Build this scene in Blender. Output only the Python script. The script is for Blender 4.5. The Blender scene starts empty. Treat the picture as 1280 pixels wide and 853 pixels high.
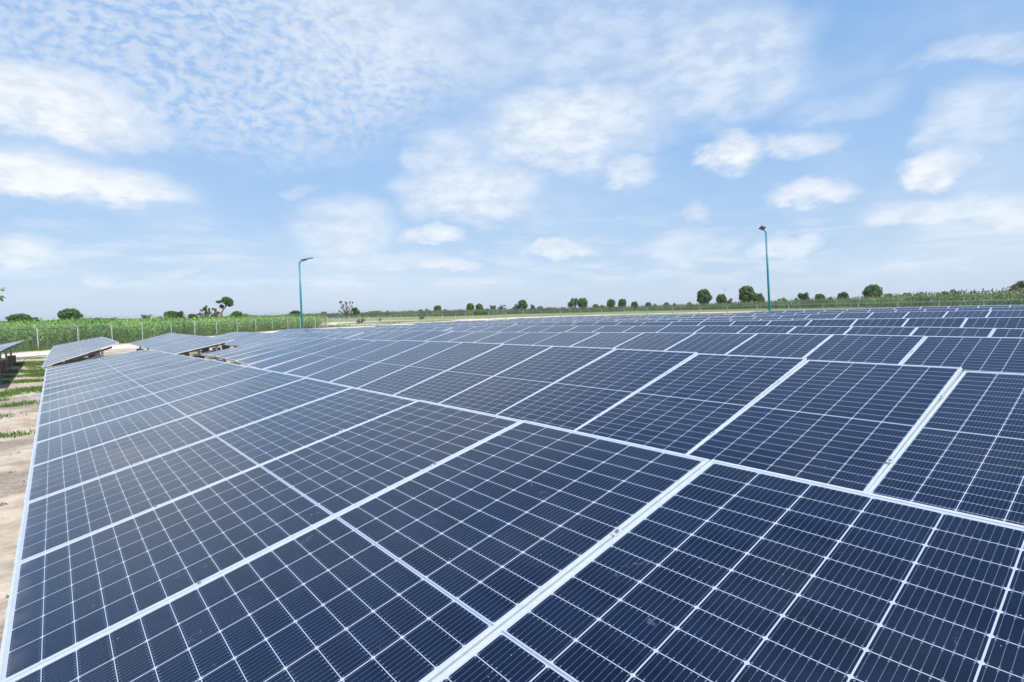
import bpy, math, random
import numpy as np
from mathutils import Vector, Matrix
R = math.radians
random.seed(7)
rng = np.random.default_rng(11)
S = bpy.context.scene
C = S.collection

# ------------------------------------------------------------------ camera, sky, sun, exposure
ZC = 2.2                                    # eye height above the ground under the camera
cam = bpy.data.objects.new('camera', bpy.data.cameras.new('camera'))
C.objects.link(cam)
cam.data.sensor_width = 36.0
cam.data.lens = 0.6898 * 1000 / 1280 * 36.0
cam.data.clip_start = 0.05
cam.data.clip_end = 9000
_r = Vector((0.77524046, -0.63128444, -0.02195896))
_u = Vector((0.05241363, 0.0296444, 0.99818536))
_f = Vector((0.62948792, 0.77498463, -0.05606945))
M = Matrix((_r, _u, -_f)).transposed().to_4x4()
M.translation = (0, 0, ZC)
cam.matrix_world = M
S.camera = cam

SUN_DIR = Vector((-0.03, -0.52, 0.85)).normalized()
SUN_EL = math.asin(SUN_DIR.z)
SUN_ROT = math.atan2(SUN_DIR.x, SUN_DIR.y)
S.view_settings.view_transform = 'Standard'
S.view_settings.look = 'None'
S.view_settings.gamma = 1
S.view_settings.use_curve_mapping = False
S.view_settings.exposure = 0.58
SKY_STRENGTH = 0.10
SKYRAMP = [(0.0, (4.2, 4.95, 6.2)), (1.0, (0.8, 2.0, 4.4)), (0.07, (3.6, 4.7, 6.15)), (0.13, (3.0, 4.3, 6.1)), (0.25, (2.4, 3.9, 6.15)), (0.5, (1.6, 3.15, 5.8))]
sl = bpy.data.lights.new('sun', 'SUN')
sl.energy = 3.6
sl.angle = R(0.53)
sl.color = (1.0, 0.96, 0.9)
so = bpy.data.objects.new('sun', sl)
so.rotation_euler = SUN_DIR.to_track_quat('Z', 'Y').to_euler()
so.location = (0, 0, 60)
C.objects.link(so)

class NT:
    """tiny helper to write node graphs as expressions"""
    def __init__(s, tree): s.t = tree; s.n = tree.nodes; s.l = tree.links
    def put(s, node, i, v):
        if hasattr(v, 'is_linked') or isinstance(v, bpy.types.NodeSocket): s.l.new(v, node.inputs[i])
        elif v is not None:
            if isinstance(v, tuple) and len(v) == 3 and len(node.inputs[i].default_value) == 4: v = v + (1.0,)
            node.inputs[i].default_value = v
    def m(s, op, a, b=None, c=None, clamp=False):
        n = s.n.new('ShaderNodeMath'); n.operation = op; n.use_clamp = clamp
        s.put(n, 0, a)
        if b is not None: s.put(n, 1, b)
        if c is not None: s.put(n, 2, c)
        return n.outputs[0]
    def v(s, op, a, b=None, sc=None):
        n = s.n.new('ShaderNodeVectorMath'); n.operation = op
        s.put(n, 0, a)
        if b is not None: s.put(n, 1, b)
        if sc is not None: s.put(n, 3, sc)
        return n.outputs['Value'] if op in ('LENGTH', 'DOT_PRODUCT', 'DISTANCE') else n.outputs[0]
    def xyz(s, a):
        n = s.n.new('ShaderNodeSeparateXYZ'); s.put(n, 0, a); return n.outputs
    def comb(s, x, y, z):
        n = s.n.new('ShaderNodeCombineXYZ'); s.put(n, 0, x); s.put(n, 1, y); s.put(n, 2, z); return n.outputs[0]
    def noise(s, vec, scale, detail=4.0, rough=0.55, dist=0.0, color=False):
        n = s.n.new('ShaderNodeTexNoise'); s.put(n, 'Vector', vec)
        n.inputs['Scale'].default_value = scale; n.inputs['Detail'].default_value = detail
        n.inputs['Roughness'].default_value = rough; n.inputs['Distortion'].default_value = dist
        return n.outputs['Color' if color else 'Fac']
    def mr(s, x, a, b, c=0.0, d=1.0, smooth=True):
        n = s.n.new('ShaderNodeMapRange'); n.interpolation_type = 'SMOOTHSTEP' if smooth else 'LINEAR'; n.clamp = True
        s.put(n, 0, x)
        for i, q in enumerate((a, b, c, d)): s.put(n, 1 + i, q)
        return n.outputs[0]
    def mix(s, f, a, b):
        n = s.n.new('ShaderNodeMix'); n.data_type = 'RGBA'; s.put(n, 0, f); s.put(n, 6, a); s.put(n, 7, b)
        return n.outputs[2]

TREES = [
(-15.8, 353.0, 7.0, 13.0, 'wide', 'wide dark green tree at far left, behind the corn left of the round tree'),
(-13.5, 464.4, 5.0, 6.6, 'loose', 'paler low tree touching the right side of the wide far-left tree'),
(2.7, 311.2, 8.0, 11.6, 'round', 'big round dark tree standing alone behind the corn, above the second fence post'),
(26.6, 726.3, 4.0, 8.4, 'bush', 'small dark bush peeking over the corn right of the big round tree'),
(32.2, 533.9, 4.5, 6.3, 'bush', 'small round bush over the corn, between the second and third fence posts'),
(52.9, 1063.8, 4.0, 11.2, 'bush', 0),
(50.2, 513.6, 5.5, 7.5, 'loose', 'hazy grey green tree over the corn left of the two joined trees'),
(78.9, 684.5, 5.0, 7.6, 'bush', 0),
(40.2, 309.2, 7.0, 7.3, 'wide', 'domed green tree with a paler tree joined to its right side'),
(44.6, 312.0, 6.0, 5.5, 'loose', 'pale yellowish tree joined to the right of the domed green tree'),
(80.7, 502.6, 6.0, 8.9, 'wide', 'low dark tree between the domed green tree and the sparse pinkish one'),
(44.9, 251.2, 7.5, 7.1, 'sparse', 'sparse pinkish tree with gaps in its crown, left of the leaning tree'),
(53.1, 272.7, 7.0, 4.6, 'sparse', 'small sparse tree filling the gap beside the leaning trunk'),
(79.8, 355.0, 6.5, 9.4, 'wide', 'low domed tree right of the leaning tree'),
(119.6, 374.3, 6.5, 10.6, 'wide', 'domed olive tree behind the left lamp pole'),
(230.8, 624.4, 6.0, 7.3, 'loose', 'narrow bright green tree right of the left lamp pole'),
(322.0, 899.7, 4.5, 9.1, 'bush', 0),
(100.1, 242.1, 8.5, 8.0, 'bare', 'ragged tree with bare purplish branches behind the fence'),
(129.5, 299.5, 6.5, 5.0, 'loose', 'dark bush joined to the right of the ragged bare tree'),
(386.8, 847.1, 5.2, 14.4, 'wide', 'grey green low tree right of the ragged bare tree'),
(316.3, 670.8, 5.5, 8.3, 'loose', 'light olive tree third to the right of the ragged bare tree'),
(271.1, 543.8, 5.5, 6.9, 'bush', 0),
(423.3, 817.5, 4.8, 10.4, 'bush', 0),
(433.4, 809.2, 4.5, 10.4, 'bush', 0),
(408.3, 744.7, 6.0, 4.8, 'loose', 0),
(267.3, 467.1, 6.0, 6.9, 'wide', 'blue grey tree left of the dark dome between the lamps'),
(254.8, 433.7, 6.0, 3.6, 'loose', 0),
(194.6, 317.7, 7.0, 7.5, 'round', 'dark dome shaped tree left of the joined pair of round trees'),
(315.8, 497.9, 5.5, 6.8, 'loose', 0),
(326.5, 488.0, 5.0, 6.8, 'bush', 0),
(189.1, 271.5, 7.5, 5.3, 'round', 'left one of two dark round trees touching, above the bend of the far fence'),
(205.7, 285.6, 7.5, 6.6, 'round', 'right one of two dark round trees touching, above the bend of the far fence'),
(284.1, 381.6, 5.0, 4.1, 'bush', 0),
(251.3, 331.5, 7.0, 2.4, 'loose', 'thin upright tree right of the two touching round trees'),
(225.5, 287.8, 7.0, 6.3, 'sparse', 'olive tree with a ragged crown left of the tallest middle tree'),
(207.7, 251.4, 6.5, 5.2, 'loose', 'lower left half of the clumped tree pair at the middle of the horizon'),
(207.0, 244.7, 8.7, 6.0, 'round', 'tallest tree at the middle of the horizon with a rough top'),
(218.8, 248.9, 6.0, 4.3, 'loose', 'small light green tree just right of the tallest middle tree'),
(269.1, 299.1, 5.5, 4.7, 'bush', 0),
(300.2, 323.3, 5.0, 5.1, 'bush', 0),
(316.0, 333.4, 5.0, 5.3, 'bush', 0),
(401.1, 408.9, 5.0, 5.8, 'bush', 0),
(236.5, 232.9, 9.6, 5.7, 'loose', 'lighter and taller left tree of the pair left of the twin domes'),
(242.5, 230.5, 9.3, 6.2, 'round', 'dark upright right tree of the pair left of the twin domes'),
(250.3, 227.3, 6.1, 4.4, 'wide', 'small round tree between two tree pairs'),
(298.5, 265.3, 5.5, 3.4, 'bush', 0),
(259.8, 223.3, 8.3, 7.3, 'round', 'left twin dome tree of a matching pair right of the middle'),
(266.6, 220.4, 8.4, 6.9, 'round', 'right twin dome tree of a matching pair right of the middle'),
(274.3, 217.1, 7.0, 4.9, 'wide', 'lone round tree just right of the twin dome trees'),
(294.4, 222.0, 6.5, 4.1, 'wide', 'small bluish round tree second right of the twin domes'),
(320.1, 234.6, 5.0, 4.4, 'bush', 0),
(309.2, 218.4, 6.0, 4.7, 'wide', 'low flat olive tree left of the large globe tree'),
(334.4, 229.6, 6.0, 2.8, 'bush', 0),
(275.6, 178.7, 5.1, 3.6, 'bush', 0),
(274.6, 169.8, 11.9, 10.6, 'round', 'large dark globe tree left of the right lamp, farther from it'),
(272.7, 158.0, 8.6, 5.5, 'round', 'small globe tree between the two larger trees left of the right lamp'),
(271.8, 153.3, 6.2, 2.9, 'loose', 0),
(269.3, 142.6, 12.3, 8.5, 'round', 'tall round tree just left of the right lamp'),
(267.2, 135.1, 9.1, 5.1, 'wide', 'smaller tree tucked behind the tall tree beside the right lamp'),
(263.3, 121.2, 5.7, 4.1, 'bush', 'low olive bush just right of the right lamp'),
(259.2, 109.7, 7.5, 5.0, 'loose', 'grey green tree right of the right lamp'),
(261.0, 114.3, 5.8, 2.9, 'bush', 0),
(255.9, 102.0, 6.6, 2.4, 'round', 'tiny round tree between the grey green tree and the big right tree'),
(256.9, 98.5, 5.6, 3.1, 'bush', 0),
(261.4, 94.8, 7.0, 3.5, 'round', 'small dark round tree left of the biggest tree on the right'),
(271.3, 86.9, 10.2, 9.3, 'round', 'biggest bushy tree on the right half, standing above the millet'),
(277.1, 82.5, 6.5, 4.8, 'wide', 'low tree at the right foot of the biggest right tree'),
(283.5, 77.5, 6.7, 5.5, 'wide', 'wide hazy grey tree in the right distance'),
(287.1, 74.7, 6.3, 3.1, 'loose', 0),
(294.2, 69.4, 6.4, 2.4, 'bush', 0),
(296.7, 67.4, 7.0, 3.8, 'wide', 'small domed tree above the millet near the right, left one of two'),
(300.1, 64.8, 7.3, 3.1, 'loose', 'small domed tree above the millet near the right, right one of two'),
(306.6, 59.9, 7.0, 3.1, 'bush', 0),
(322.1, 47.9, 10.7, 9.0, 'loose', 'bushy tree at the right edge above the millet')]
CLOUDS = [
    (-0.5, 10.5, 10.0, 2.05, 1.10, 1),
    (-2.0, 16.0, 9.2, 2.6, 1.0, 1),
    (-2.5, 5.1, 3.2, 1.32, 0.74, 1),
    (45.6, 17.7, 9.2, 3.50, 0.75, 0),
    (59.1, 21.8, 7.8, 4.50, 0.60, 0),
    (50.9, 24.7, 12.2, 4.40, 0.45, 0),
    (33.3, 26.0, 15.6, 5.00, 0.35, 0),
    (60.7, 14.2, 2.7, 2.10, 0.95, 0),
    (66.6, 14.3, 3.3, 1.30, 0.60, 0),
    (67.6, 9.4, 3.4, 1.20, 0.85, 1),
    (77.2, 10.7, 2.5, 1.50, 0.90, 1),
    (79.1, 14.3, 3.3, 2.40, 0.55, 0),
    (51.1, 13.1, 2.5, 1.40, 0.60, 0),
    (33.2, 16.0, 3.4, 1.60, 0.50, 0),
    (35.3, 12.0, 6.5, 2.86, 0.74, 0),
    (23.3, 8.6, 4.6, 2.31, 0.54, 0),
    (31.3, 7.4, 2.7, 1.10, 0.81, 1),
    (77.0, 7.2, 5.6, 1.43, 0.68, 1),
    (81.6, 6.7, 2.7, 1.43, 0.68, 0),
    (44.2, 5.8, 4.7, 0.77, 0.74, 1),
    (32.7, 4.3, 4.1, 0.66, 0.61, 1),
    (65.7, 5.4, 2.9, 0.99, 0.68, 1),
    (56.1, 5.6, 3.0, 1.32, 0.47, 0),
    (79.3, 18.3, 4.3, 0.70, 0.40, 0),
    (69.7, 16.9, 3.6, 0.90, 0.25, 0),
    (56.5, 8.6, 1.2, 0.99, 0.47, 0),
    (26.3, 4.9, 4.7, 0.88, 0.41, 1),
    (2.9, 3.6, 1.6, 0.55, 0.41, 1),
    (7.7, 4.0, 2.4, 0.44, 0.27, 1),
    (18.6, 11.8, 1.0, 0.99, 0.27, 0),
]


w = bpy.data.worlds.new('World'); S.world = w; w.use_nodes = True
W = NT(w.node_tree); W.n.clear()
out = W.n.new('ShaderNodeOutputWorld'); bg = W.n.new('ShaderNodeBackground')
W.l.new(bg.outputs[0], out.inputs[0]); bg.inputs[1].default_value = SKY_STRENGTH
sky = W.n.new('ShaderNodeTexSky'); sky.sky_type = 'NISHITA'; sky.sun_disc = False
sky.sun_elevation = SUN_EL; sky.sun_rotation = SUN_ROT
sky.altitude = 300; sky.air_density = 1.0; sky.dust_density = 1.0; sky.ozone_density = 1.5
tc = W.n.new('ShaderNodeTexCoord')
dv = W.v('NORMALIZE', tc.outputs['Generated'])
dx, dy, dz = W.xyz(dv)
DEG = 57.29578
az = W.m('MULTIPLY', W.m('ARCTAN2', dx, dy), DEG)
el = W.m('MULTIPLY', W.m('ARCSINE', dz), DEG)
n1 = W.noise(W.v('MULTIPLY', dv, (1.0, 1.0, 1.7)), 7.0, 7.0, 0.58, color=True)
n1c = W.xyz(n1)
n2 = W.noise(W.v('MULTIPLY', dv, (1.0, 1.0, 2.2)), 22.0, 8.0, 0.6)
n0 = W.noise(W.v('MULTIPLY', dv, (1.0, 1.0, 2.0)), 3.2, 5.0, 0.55)
azd = W.m('ADD', az, W.m('MULTIPLY', W.m('SUBTRACT', n1c[0], 0.5), 9.0))
eld = W.m('ADD', el, W.m('MULTIPLY', W.m('SUBTRACT', n1c[1], 0.5), 5.0))
azd = W.m('ADD', azd, W.m('MULTIPLY', W.m('SUBTRACT', n2, 0.5), 1.8))
eld = W.m('ADD', eld, W.m('MULTIPLY', W.m('SUBTRACT', n2, 0.5), 1.3))
acc = None
for (ca, ce, ra, re, st, flat) in CLOUDS:
    a = W.m('DIVIDE', W.m('SUBTRACT', azd, ca), ra)
    e0 = W.m('SUBTRACT', eld, ce)
    if flat:                                # flat-bottomed cumulus: falls off faster below
        e = W.m('ADD', W.m('DIVIDE', W.m('MAXIMUM', e0, 0.0), re * 1.15), W.m('DIVIDE', W.m('MINIMUM', e0, 0.0), re * 0.75))
    else:
        e = W.m('DIVIDE', e0, re)
    d2 = W.m('ADD', W.m('MULTIPLY', a, a), W.m('MULTIPLY', e, e))
    k = W.mr(d2, 2.0 if not flat else 1.6, 0.0, 0.0, st)
    acc = k if acc is None else W.m('MAXIMUM', acc, k)
tex = W.mr(n2, 0.30, 0.66, 0.66, 1.10)
cum = W.m('MULTIPLY', acc, tex)
# rippled altocumulus over the upper left
rp = W.comb(W.m('ADD', az, W.m('MULTIPLY', n1c[2], 5.0)), W.m('ADD', W.m('MULTIPLY', el, 1.55), W.m('MULTIPLY', n1c[1], 4.0)), 0.0)
rip = W.noise(rp, 0.95, 2.2, 0.5)
ripm = W.mr(rip, 0.27, 0.66)
a_ = W.m('DIVIDE', W.m('SUBTRACT', azd, 14.0), 21.0)
e_ = W.m('DIVIDE', W.m('SUBTRACT', eld, 23.0), 8.5)
am = W.mr(W.m('ADD', W.m('MULTIPLY', a_, a_), W.m('MULTIPLY', e_, e_)), 1.35, 0.25)
alto = W.m('MULTIPLY', am, W.m('MULTIPLY_ADD', ripm, 0.42, 0.10))
# thin veil everywhere, patchy
veil = W.m('MULTIPLY', W.mr(n0, 0.40, 0.72), 0.27)
# thin layered cloud low over the horizon
ly = W.noise(W.comb(W.m('MULTIPLY', az, 0.16), W.m('MULTIPLY', el, 0.85), 3.0), 1.0, 5.0, 0.55)
lay = W.m('MULTIPLY', W.mr(ly, 0.44, 0.68), W.m('MULTIPLY', W.mr(el, 0.5, 3.5), W.mr(el, 11.0, 5.0)))
cum = W.m('MAXIMUM', cum, W.m("MULTIPLY", lay, 0.42))
tot = W.m('ADD', cum, W.m('MULTIPLY', alto, W.m('SUBTRACT', 1.0, cum)))
tot = W.m('ADD', tot, W.m('MULTIPLY', veil, W.m('SUBTRACT', 1.0, tot)), clamp=True)
tot = W.m('MULTIPLY', tot, W.mr(el, 0.2, 3.0))
bright = W.mr(n2, 0.3, 0.7, 0.93, 1.04)
cc = W.v('SCALE', (6.1, 6.4, 6.8), None, bright)
rampn = W.n.new('ShaderNodeValToRGB'); W.l.new(W.mr(el, 0.0, 60.0, 0.0, 1.0, False), rampn.inputs[0])
cr = rampn.color_ramp
for i, (ps, cl_) in enumerate(SKYRAMP):
    e_ = cr.elements[i] if i < 2 else cr.elements.new(ps)
    e_.position = ps; e_.color = (cl_[0] / 10, cl_[1] / 10, cl_[2] / 10, 1)
rampc = W.v('SCALE', rampn.outputs[0], None, 10.0)
base = W.mix(0.85, sky.outputs[0], rampc)
col = W.mix(tot, base, cc)
W.l.new(col, bg.inputs[0])

# ------------------------------------------------------------------ mesh helpers
class MB:
    """collects faces, builds ONE mesh object"""
    def __init__(s): s.v = []; s.f = []; s.mi = []; s.uv = None
    def add(s, vs, fs, mi=0):
        o = len(s.v); s.v += [tuple(q) for q in vs]; s.f += [tuple(i + o for i in q) for q in fs]; s.mi += [mi] * len(fs)
    def box(s, a, b, mi=0):
        x0, y0, z0 = a; x1, y1, z1 = b
        s.add([(x0,y0,z0),(x1,y0,z0),(x1,y1,z0),(x0,y1,z0),(x0,y0,z1),(x1,y0,z1),(x1,y1,z1),(x0,y1,z1)],
              [(0,3,2,1),(4,5,6,7),(0,1,5,4),(1,2,6,5),(2,3,7,6),(3,0,4,7)], mi)
    def bar(s, p, q, w, h, up=(0, 0, 1), mi=0):
        p, q = Vector(p), Vector(q); d = (q - p).normalized(); up = Vector(up)
        if abs(d.dot(up)) > .95: up = Vector((1, 0, 0))
        a = d.cross(up).normalized() * w / 2; b = a.cross(d).normalized() * h / 2
        s.add([p-a-b, p+a-b, p+a+b, p-a+b, q-a-b, q+a-b, q+a+b, q-a+b],
              [(0,1,2,3),(7,6,5,4),(0,4,5,1),(1,5,6,2),(2,6,7,3),(3,7,4,0)], mi)
    def tube(s, pts, rads, n=8, mi=0, cap=True):
        rings = []
        for i, p in enumerate(pts):
            p = Vector(p); d = (Vector(pts[min(i+1, len(pts)-1)]) - Vector(pts[max(i-1, 0)])).normalized()
            a = d.cross(Vector((0.13, 1, 0.02)) if abs(d.y) < .9 else Vector((1, 0, 0))).normalized(); b = d.cross(a)
            r = rads[i] if hasattr(rads, '__len__') else rads
            rings.append([p + (a * math.cos(t) + b * math.sin(t)) * r for t in [2 * math.pi * k / n for k in range(n)]])
        vs = [q for g in rings for q in g]; fs = []
        for i in range(len(rings) - 1):
            for k in range(n):
                fs.append((i*n+k, i*n+(k+1) % n, (i+1)*n+(k+1) % n, (i+1)*n+k))
        if cap: fs.append(tuple(range(n))[::-1]); fs.append(tuple((len(rings)-1)*n+k for k in range(n)))
        s.add(vs, fs, mi)
    def mesh(s, name, mats, smooth=False):
        me = bpy.data.meshes.new(name); me.from_pydata(s.v, [], s.f)
        for m in (mats if isinstance(mats, (list, tuple)) else [mats]): me.materials.append(m)
        if max(s.mi or [0]) > 0: me.polygons.foreach_set('material_index', s.mi)
        if smooth: me.polygons.foreach_set('use_smooth', [True] * len(s.f))
        me.update(); return me
    def build(s, name, mats, parent=None, smooth=False):
        return link(name, s.mesh(name, mats, smooth), parent)

def link(name, me, parent=None):
    o = bpy.data.objects.new(name, me); C.objects.link(o)
    if parent is not None: o.parent = parent
    return o
def thing(name, label, cat, loc=(0, 0, 0), group=None):
    o = bpy.data.objects.new(name, None); C.objects.link(o); o.location = loc; o.empty_display_size = .2
    o['label'] = label; o['category'] = cat
    if group: o['group'] = group
    return o
def quads_mesh(name, V, mats, mi=None, uvrand=None):
    """V: (n,4,3) array of quads, fast path for foliage; each quad carries a random number in a colour attribute"""
    n = len(V); me = bpy.data.meshes.new(name)
    me.vertices.add(n * 4); me.vertices.foreach_set('co', V.reshape(-1).astype(np.float32))
    me.loops.add(n * 4); me.loops.foreach_set('vertex_index', np.arange(n * 4, dtype=np.int32))
    me.polygons.add(n); me.polygons.foreach_set('loop_start', np.arange(0, n * 4, 4, dtype=np.int32))
    me.polygons.foreach_set('loop_total', np.full(n, 4, dtype=np.int32))
    for m in (mats if isinstance(mats, (list, tuple)) else [mats]): me.materials.append(m)
    if mi is not None: me.polygons.foreach_set('material_index', mi.astype(np.int32))
    at = me.attributes.new('rnd', 'FLOAT', 'FACE')
    at.data.foreach_set('value', (uvrand if uvrand is not None else rng.random(n)).astype(np.float32))
    me.update(calc_edges=True); me.validate(); return me

# ------------------------------------------------------------------ materials
def mat(name, col=(0.5, 0.5, 0.5), rough=0.6, metal=0.0, spec=0.5):
    m = bpy.data.materials.new(name); m.use_nodes = True
    b = m.node_tree.nodes['Principled BSDF']
    b.inputs['Base Color'].default_value = (*col, 1); b.inputs['Roughness'].default_value = rough
    b.inputs['Metallic'].default_value = metal; b.inputs['Specular IOR Level'].default_value = spec
    return m, NT(m.node_tree), b
def coords(N, kind='Object'):
    return N.n.new('ShaderNodeTexCoord').outputs[kind]
def worldpos(N): return N.n.new('ShaderNodeNewGeometry').outputs['Position']
def attr(N, name):
    a = N.n.new('ShaderNodeAttribute'); a.attribute_name = name; return a.outputs['Fac']
def objrand(N): return N.n.new('ShaderNodeObjectInfo').outputs['Random']

PL, PW = 2.278, 1.1425
def cell_material():
    m, N, b = mat('solar_glass', rough=0.16)
    p = coords(N); x, y, z = N.xyz(p)                       # x up the slope, y along the row
    MU, PU, GU = 0.019, (PW - 0.038) / 6, 0.0021
    MV, MID = 0.024, 0.012
    HALF = (PL - 2 * MV - MID) / 2; PV = HALF / 12; GV = 0.0012
    # fold the long axis about the middle
    xf = N.m('SUBTRACT', PL / 2, N.m('ABSOLUTE', N.m('SUBTRACT', x, PL / 2)))
    cu = N.m('DIVIDE', N.m('SUBTRACT', y, MU), PU); cv = N.m('DIVIDE', N.m('SUBTRACT', xf, MV), PV)
    fu = N.m('FRACT', cu); fv = N.m('FRACT', cv)
    du = N.m('MULTIPLY', N.m('SUBTRACT', 0.5, N.m('ABSOLUTE', N.m('SUBTRACT', fu, 0.5))), PU)   # metres to nearest cell gap
    dv_ = N.m('MULTIPLY', N.m('SUBTRACT', 0.5, N.m('ABSOLUTE', N.m('SUBTRACT', fv, 0.5))), PV)
    inside = N.m('MULTIPLY', N.m('MULTIPLY', N.m('GREATER_THAN', du, GU), N.m('GREATER_THAN', dv_, GV)), 1.0)
    # chamfered outer corners of the pseudo square wafers
    ch = N.m('GREATER_THAN', N.m('ADD', du, dv_), 0.0085)
    inside = N.m('MULTIPLY', inside, ch)
    for v_, lo, hi in ((cu, 0.0, 6.0), (cv, 0.0, 12.0)):
        inside = N.m('MULTIPLY', inside, N.m('MULTIPLY', N.m('GREATER_THAN', v_, lo), N.m('LESS_THAN', v_, hi)))
    # busbars: ten fine wires per cell along the slope, with solder pads near the cell edge
    fb = N.m('FRACT', N.m('MULTIPLY', fu, 10.0))
    db = N.m('MULTIPLY', N.m('ABSOLUTE', N.m('SUBTRACT', fb, 0.5)), PU / 10)
    pad = N.m('LESS_THAN', N.m('ABSOLUTE', N.m('SUBTRACT', dv_, 0.0065)), 0.0025)
    wth = N.m('ADD', 0.0005, N.m('MULTIPLY', pad, 0.0014))
    bus = N.m('LESS_THAN', db, wth)
    # cell tone: every wafer and every panel a touch different, dust film and specks
    wn = N.n.new('ShaderNodeTexWhiteNoise'); wn.noise_dimensions = '4D'
    N.put(wn, 'Vector', N.comb(N.m('FLOOR', cu), N.m('FLOOR', N.m('DIVIDE', x, PV)), 0.0)); N.put(wn, 'W', objrand(N))
    tone = N.m('MULTIPLY_ADD', wn.outputs['Value'], 0.5, 0.75)
    wp = worldpos(N)
    dust = N.mr(N.noise(wp, 1.6, 6.0, 0.6), 0.38, 0.75)
    cell = N.v('SCALE', N.mix(objrand(N), (0.003, 0.0065, 0.024), (0.0042, 0.008, 0.023)), None, tone)
    smud = N.mr(N.noise(wp, 9.0, 3.0, 0.6, 0.8), 0.66, 0.78)
    smud = N.m('MULTIPLY', smud, N.mr(N.noise(wp, 60.0, 3.0, 0.7), 0.42, 0.62))
    spk = N.mr(N.noise(wp, 75.0, 1.0, 0.5), 0.81, 0.84)
    c1 = N.mix(N.m('MULTIPLY', bus, 0.85), cell, (0.13, 0.17, 0.26))
    c2 = N.mix(inside, (0.42, 0.47, 0.55), c1)
    mid = N.m('LESS_THAN', N.m('ABSOLUTE', N.m('SUBTRACT', x, PL / 2)), 0.0032)
    c2 = N.mix(mid, c2, (0.22, 0.27, 0.36))
    c3 = N.mix(N.m('MULTIPLY_ADD', dust, 0.022, 0.004), c2, (0.38, 0.41, 0.45))
    edge = N.m('MULTIPLY', N.mr(x, 0.10, 0.012), N.mr(N.noise(wp, 6.0, 4.0), 0.3, 0.7))     # silt washed down to the low edge
    c3 = N.mix(N.m('MULTIPLY', edge, 0.16), c3, (0.40, 0.35, 0.29))
    c3 = N.mix(N.m('MULTIPLY', smud, 0.32), c3, (0.35, 0.42, 0.52))
    c3 = N.mix(N.m('MULTIPLY', spk, 0.7), c3, (0.6, 0.62, 0.65))
    N.put(b, 'Base Color', c3)
    N.put(b, 'Roughness', N.m('ADD', N.m('MULTIPLY_ADD', dust, 0.12, 0.13), N.m('MULTIPLY', objrand(N), 0.05)))
    b.inputs['IOR'].default_value = 1.45
    b.inputs['Specular Tint'].default_value = (0.50, 0.76, 1.0, 1)      # bluish anti-reflective coating
    return m
M_cell = cell_material()
M_back = mat('backsheet', (0.62, 0.63, 0.64), 0.6)[0]
def alu():
    m, N, b = mat('aluminium_frame', (0.80, 0.82, 0.84), 0.42, 0.35)
    n = N.noise(coords(N), 14.0, 3.0)
    N.put(b, 'Base Color', N.mix(N.mr(n, 0.35, 0.7), (0.70, 0.73, 0.77), (0.60, 0.63, 0.67)))
    N.put(b, 'Roughness', N.m('MULTIPLY_ADD', n, 0.2, 0.32)); return m
M_alu = alu()
def galv():
    m, N, b = mat('galvanised_steel', (0.5, 0.53, 0.56), 0.5, 0.5)
    n = N.noise(worldpos(N), 25.0, 4.0)
    N.put(b, 'Base Color', N.mix(n, (0.40, 0.43, 0.46), (0.60, 0.63, 0.66))); return m
M_galv = galv()
M_steel = mat('shade_dark_steel', (0.17, 0.15, 0.13), 0.7, 0.2)[0]  # rails and rafters: brown steel, darkened in colour for the shadow under the panels
def conc():
    m, N, b = mat('earthy_concrete', (0.3, 0.2, 0.15), 0.9)
    n = N.noise(worldpos(N), 6.0, 6.0)
    N.put(b, 'Base Color', N.mix(N.mr(n, .3, .7), (0.20, 0.13, 0.09), (0.36, 0.28, 0.21))); return m
M_conc = conc()
M_clamp = mat('clamp_metal', (0.62, 0.65, 0.69), 0.4, 0.4)[0]

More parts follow.
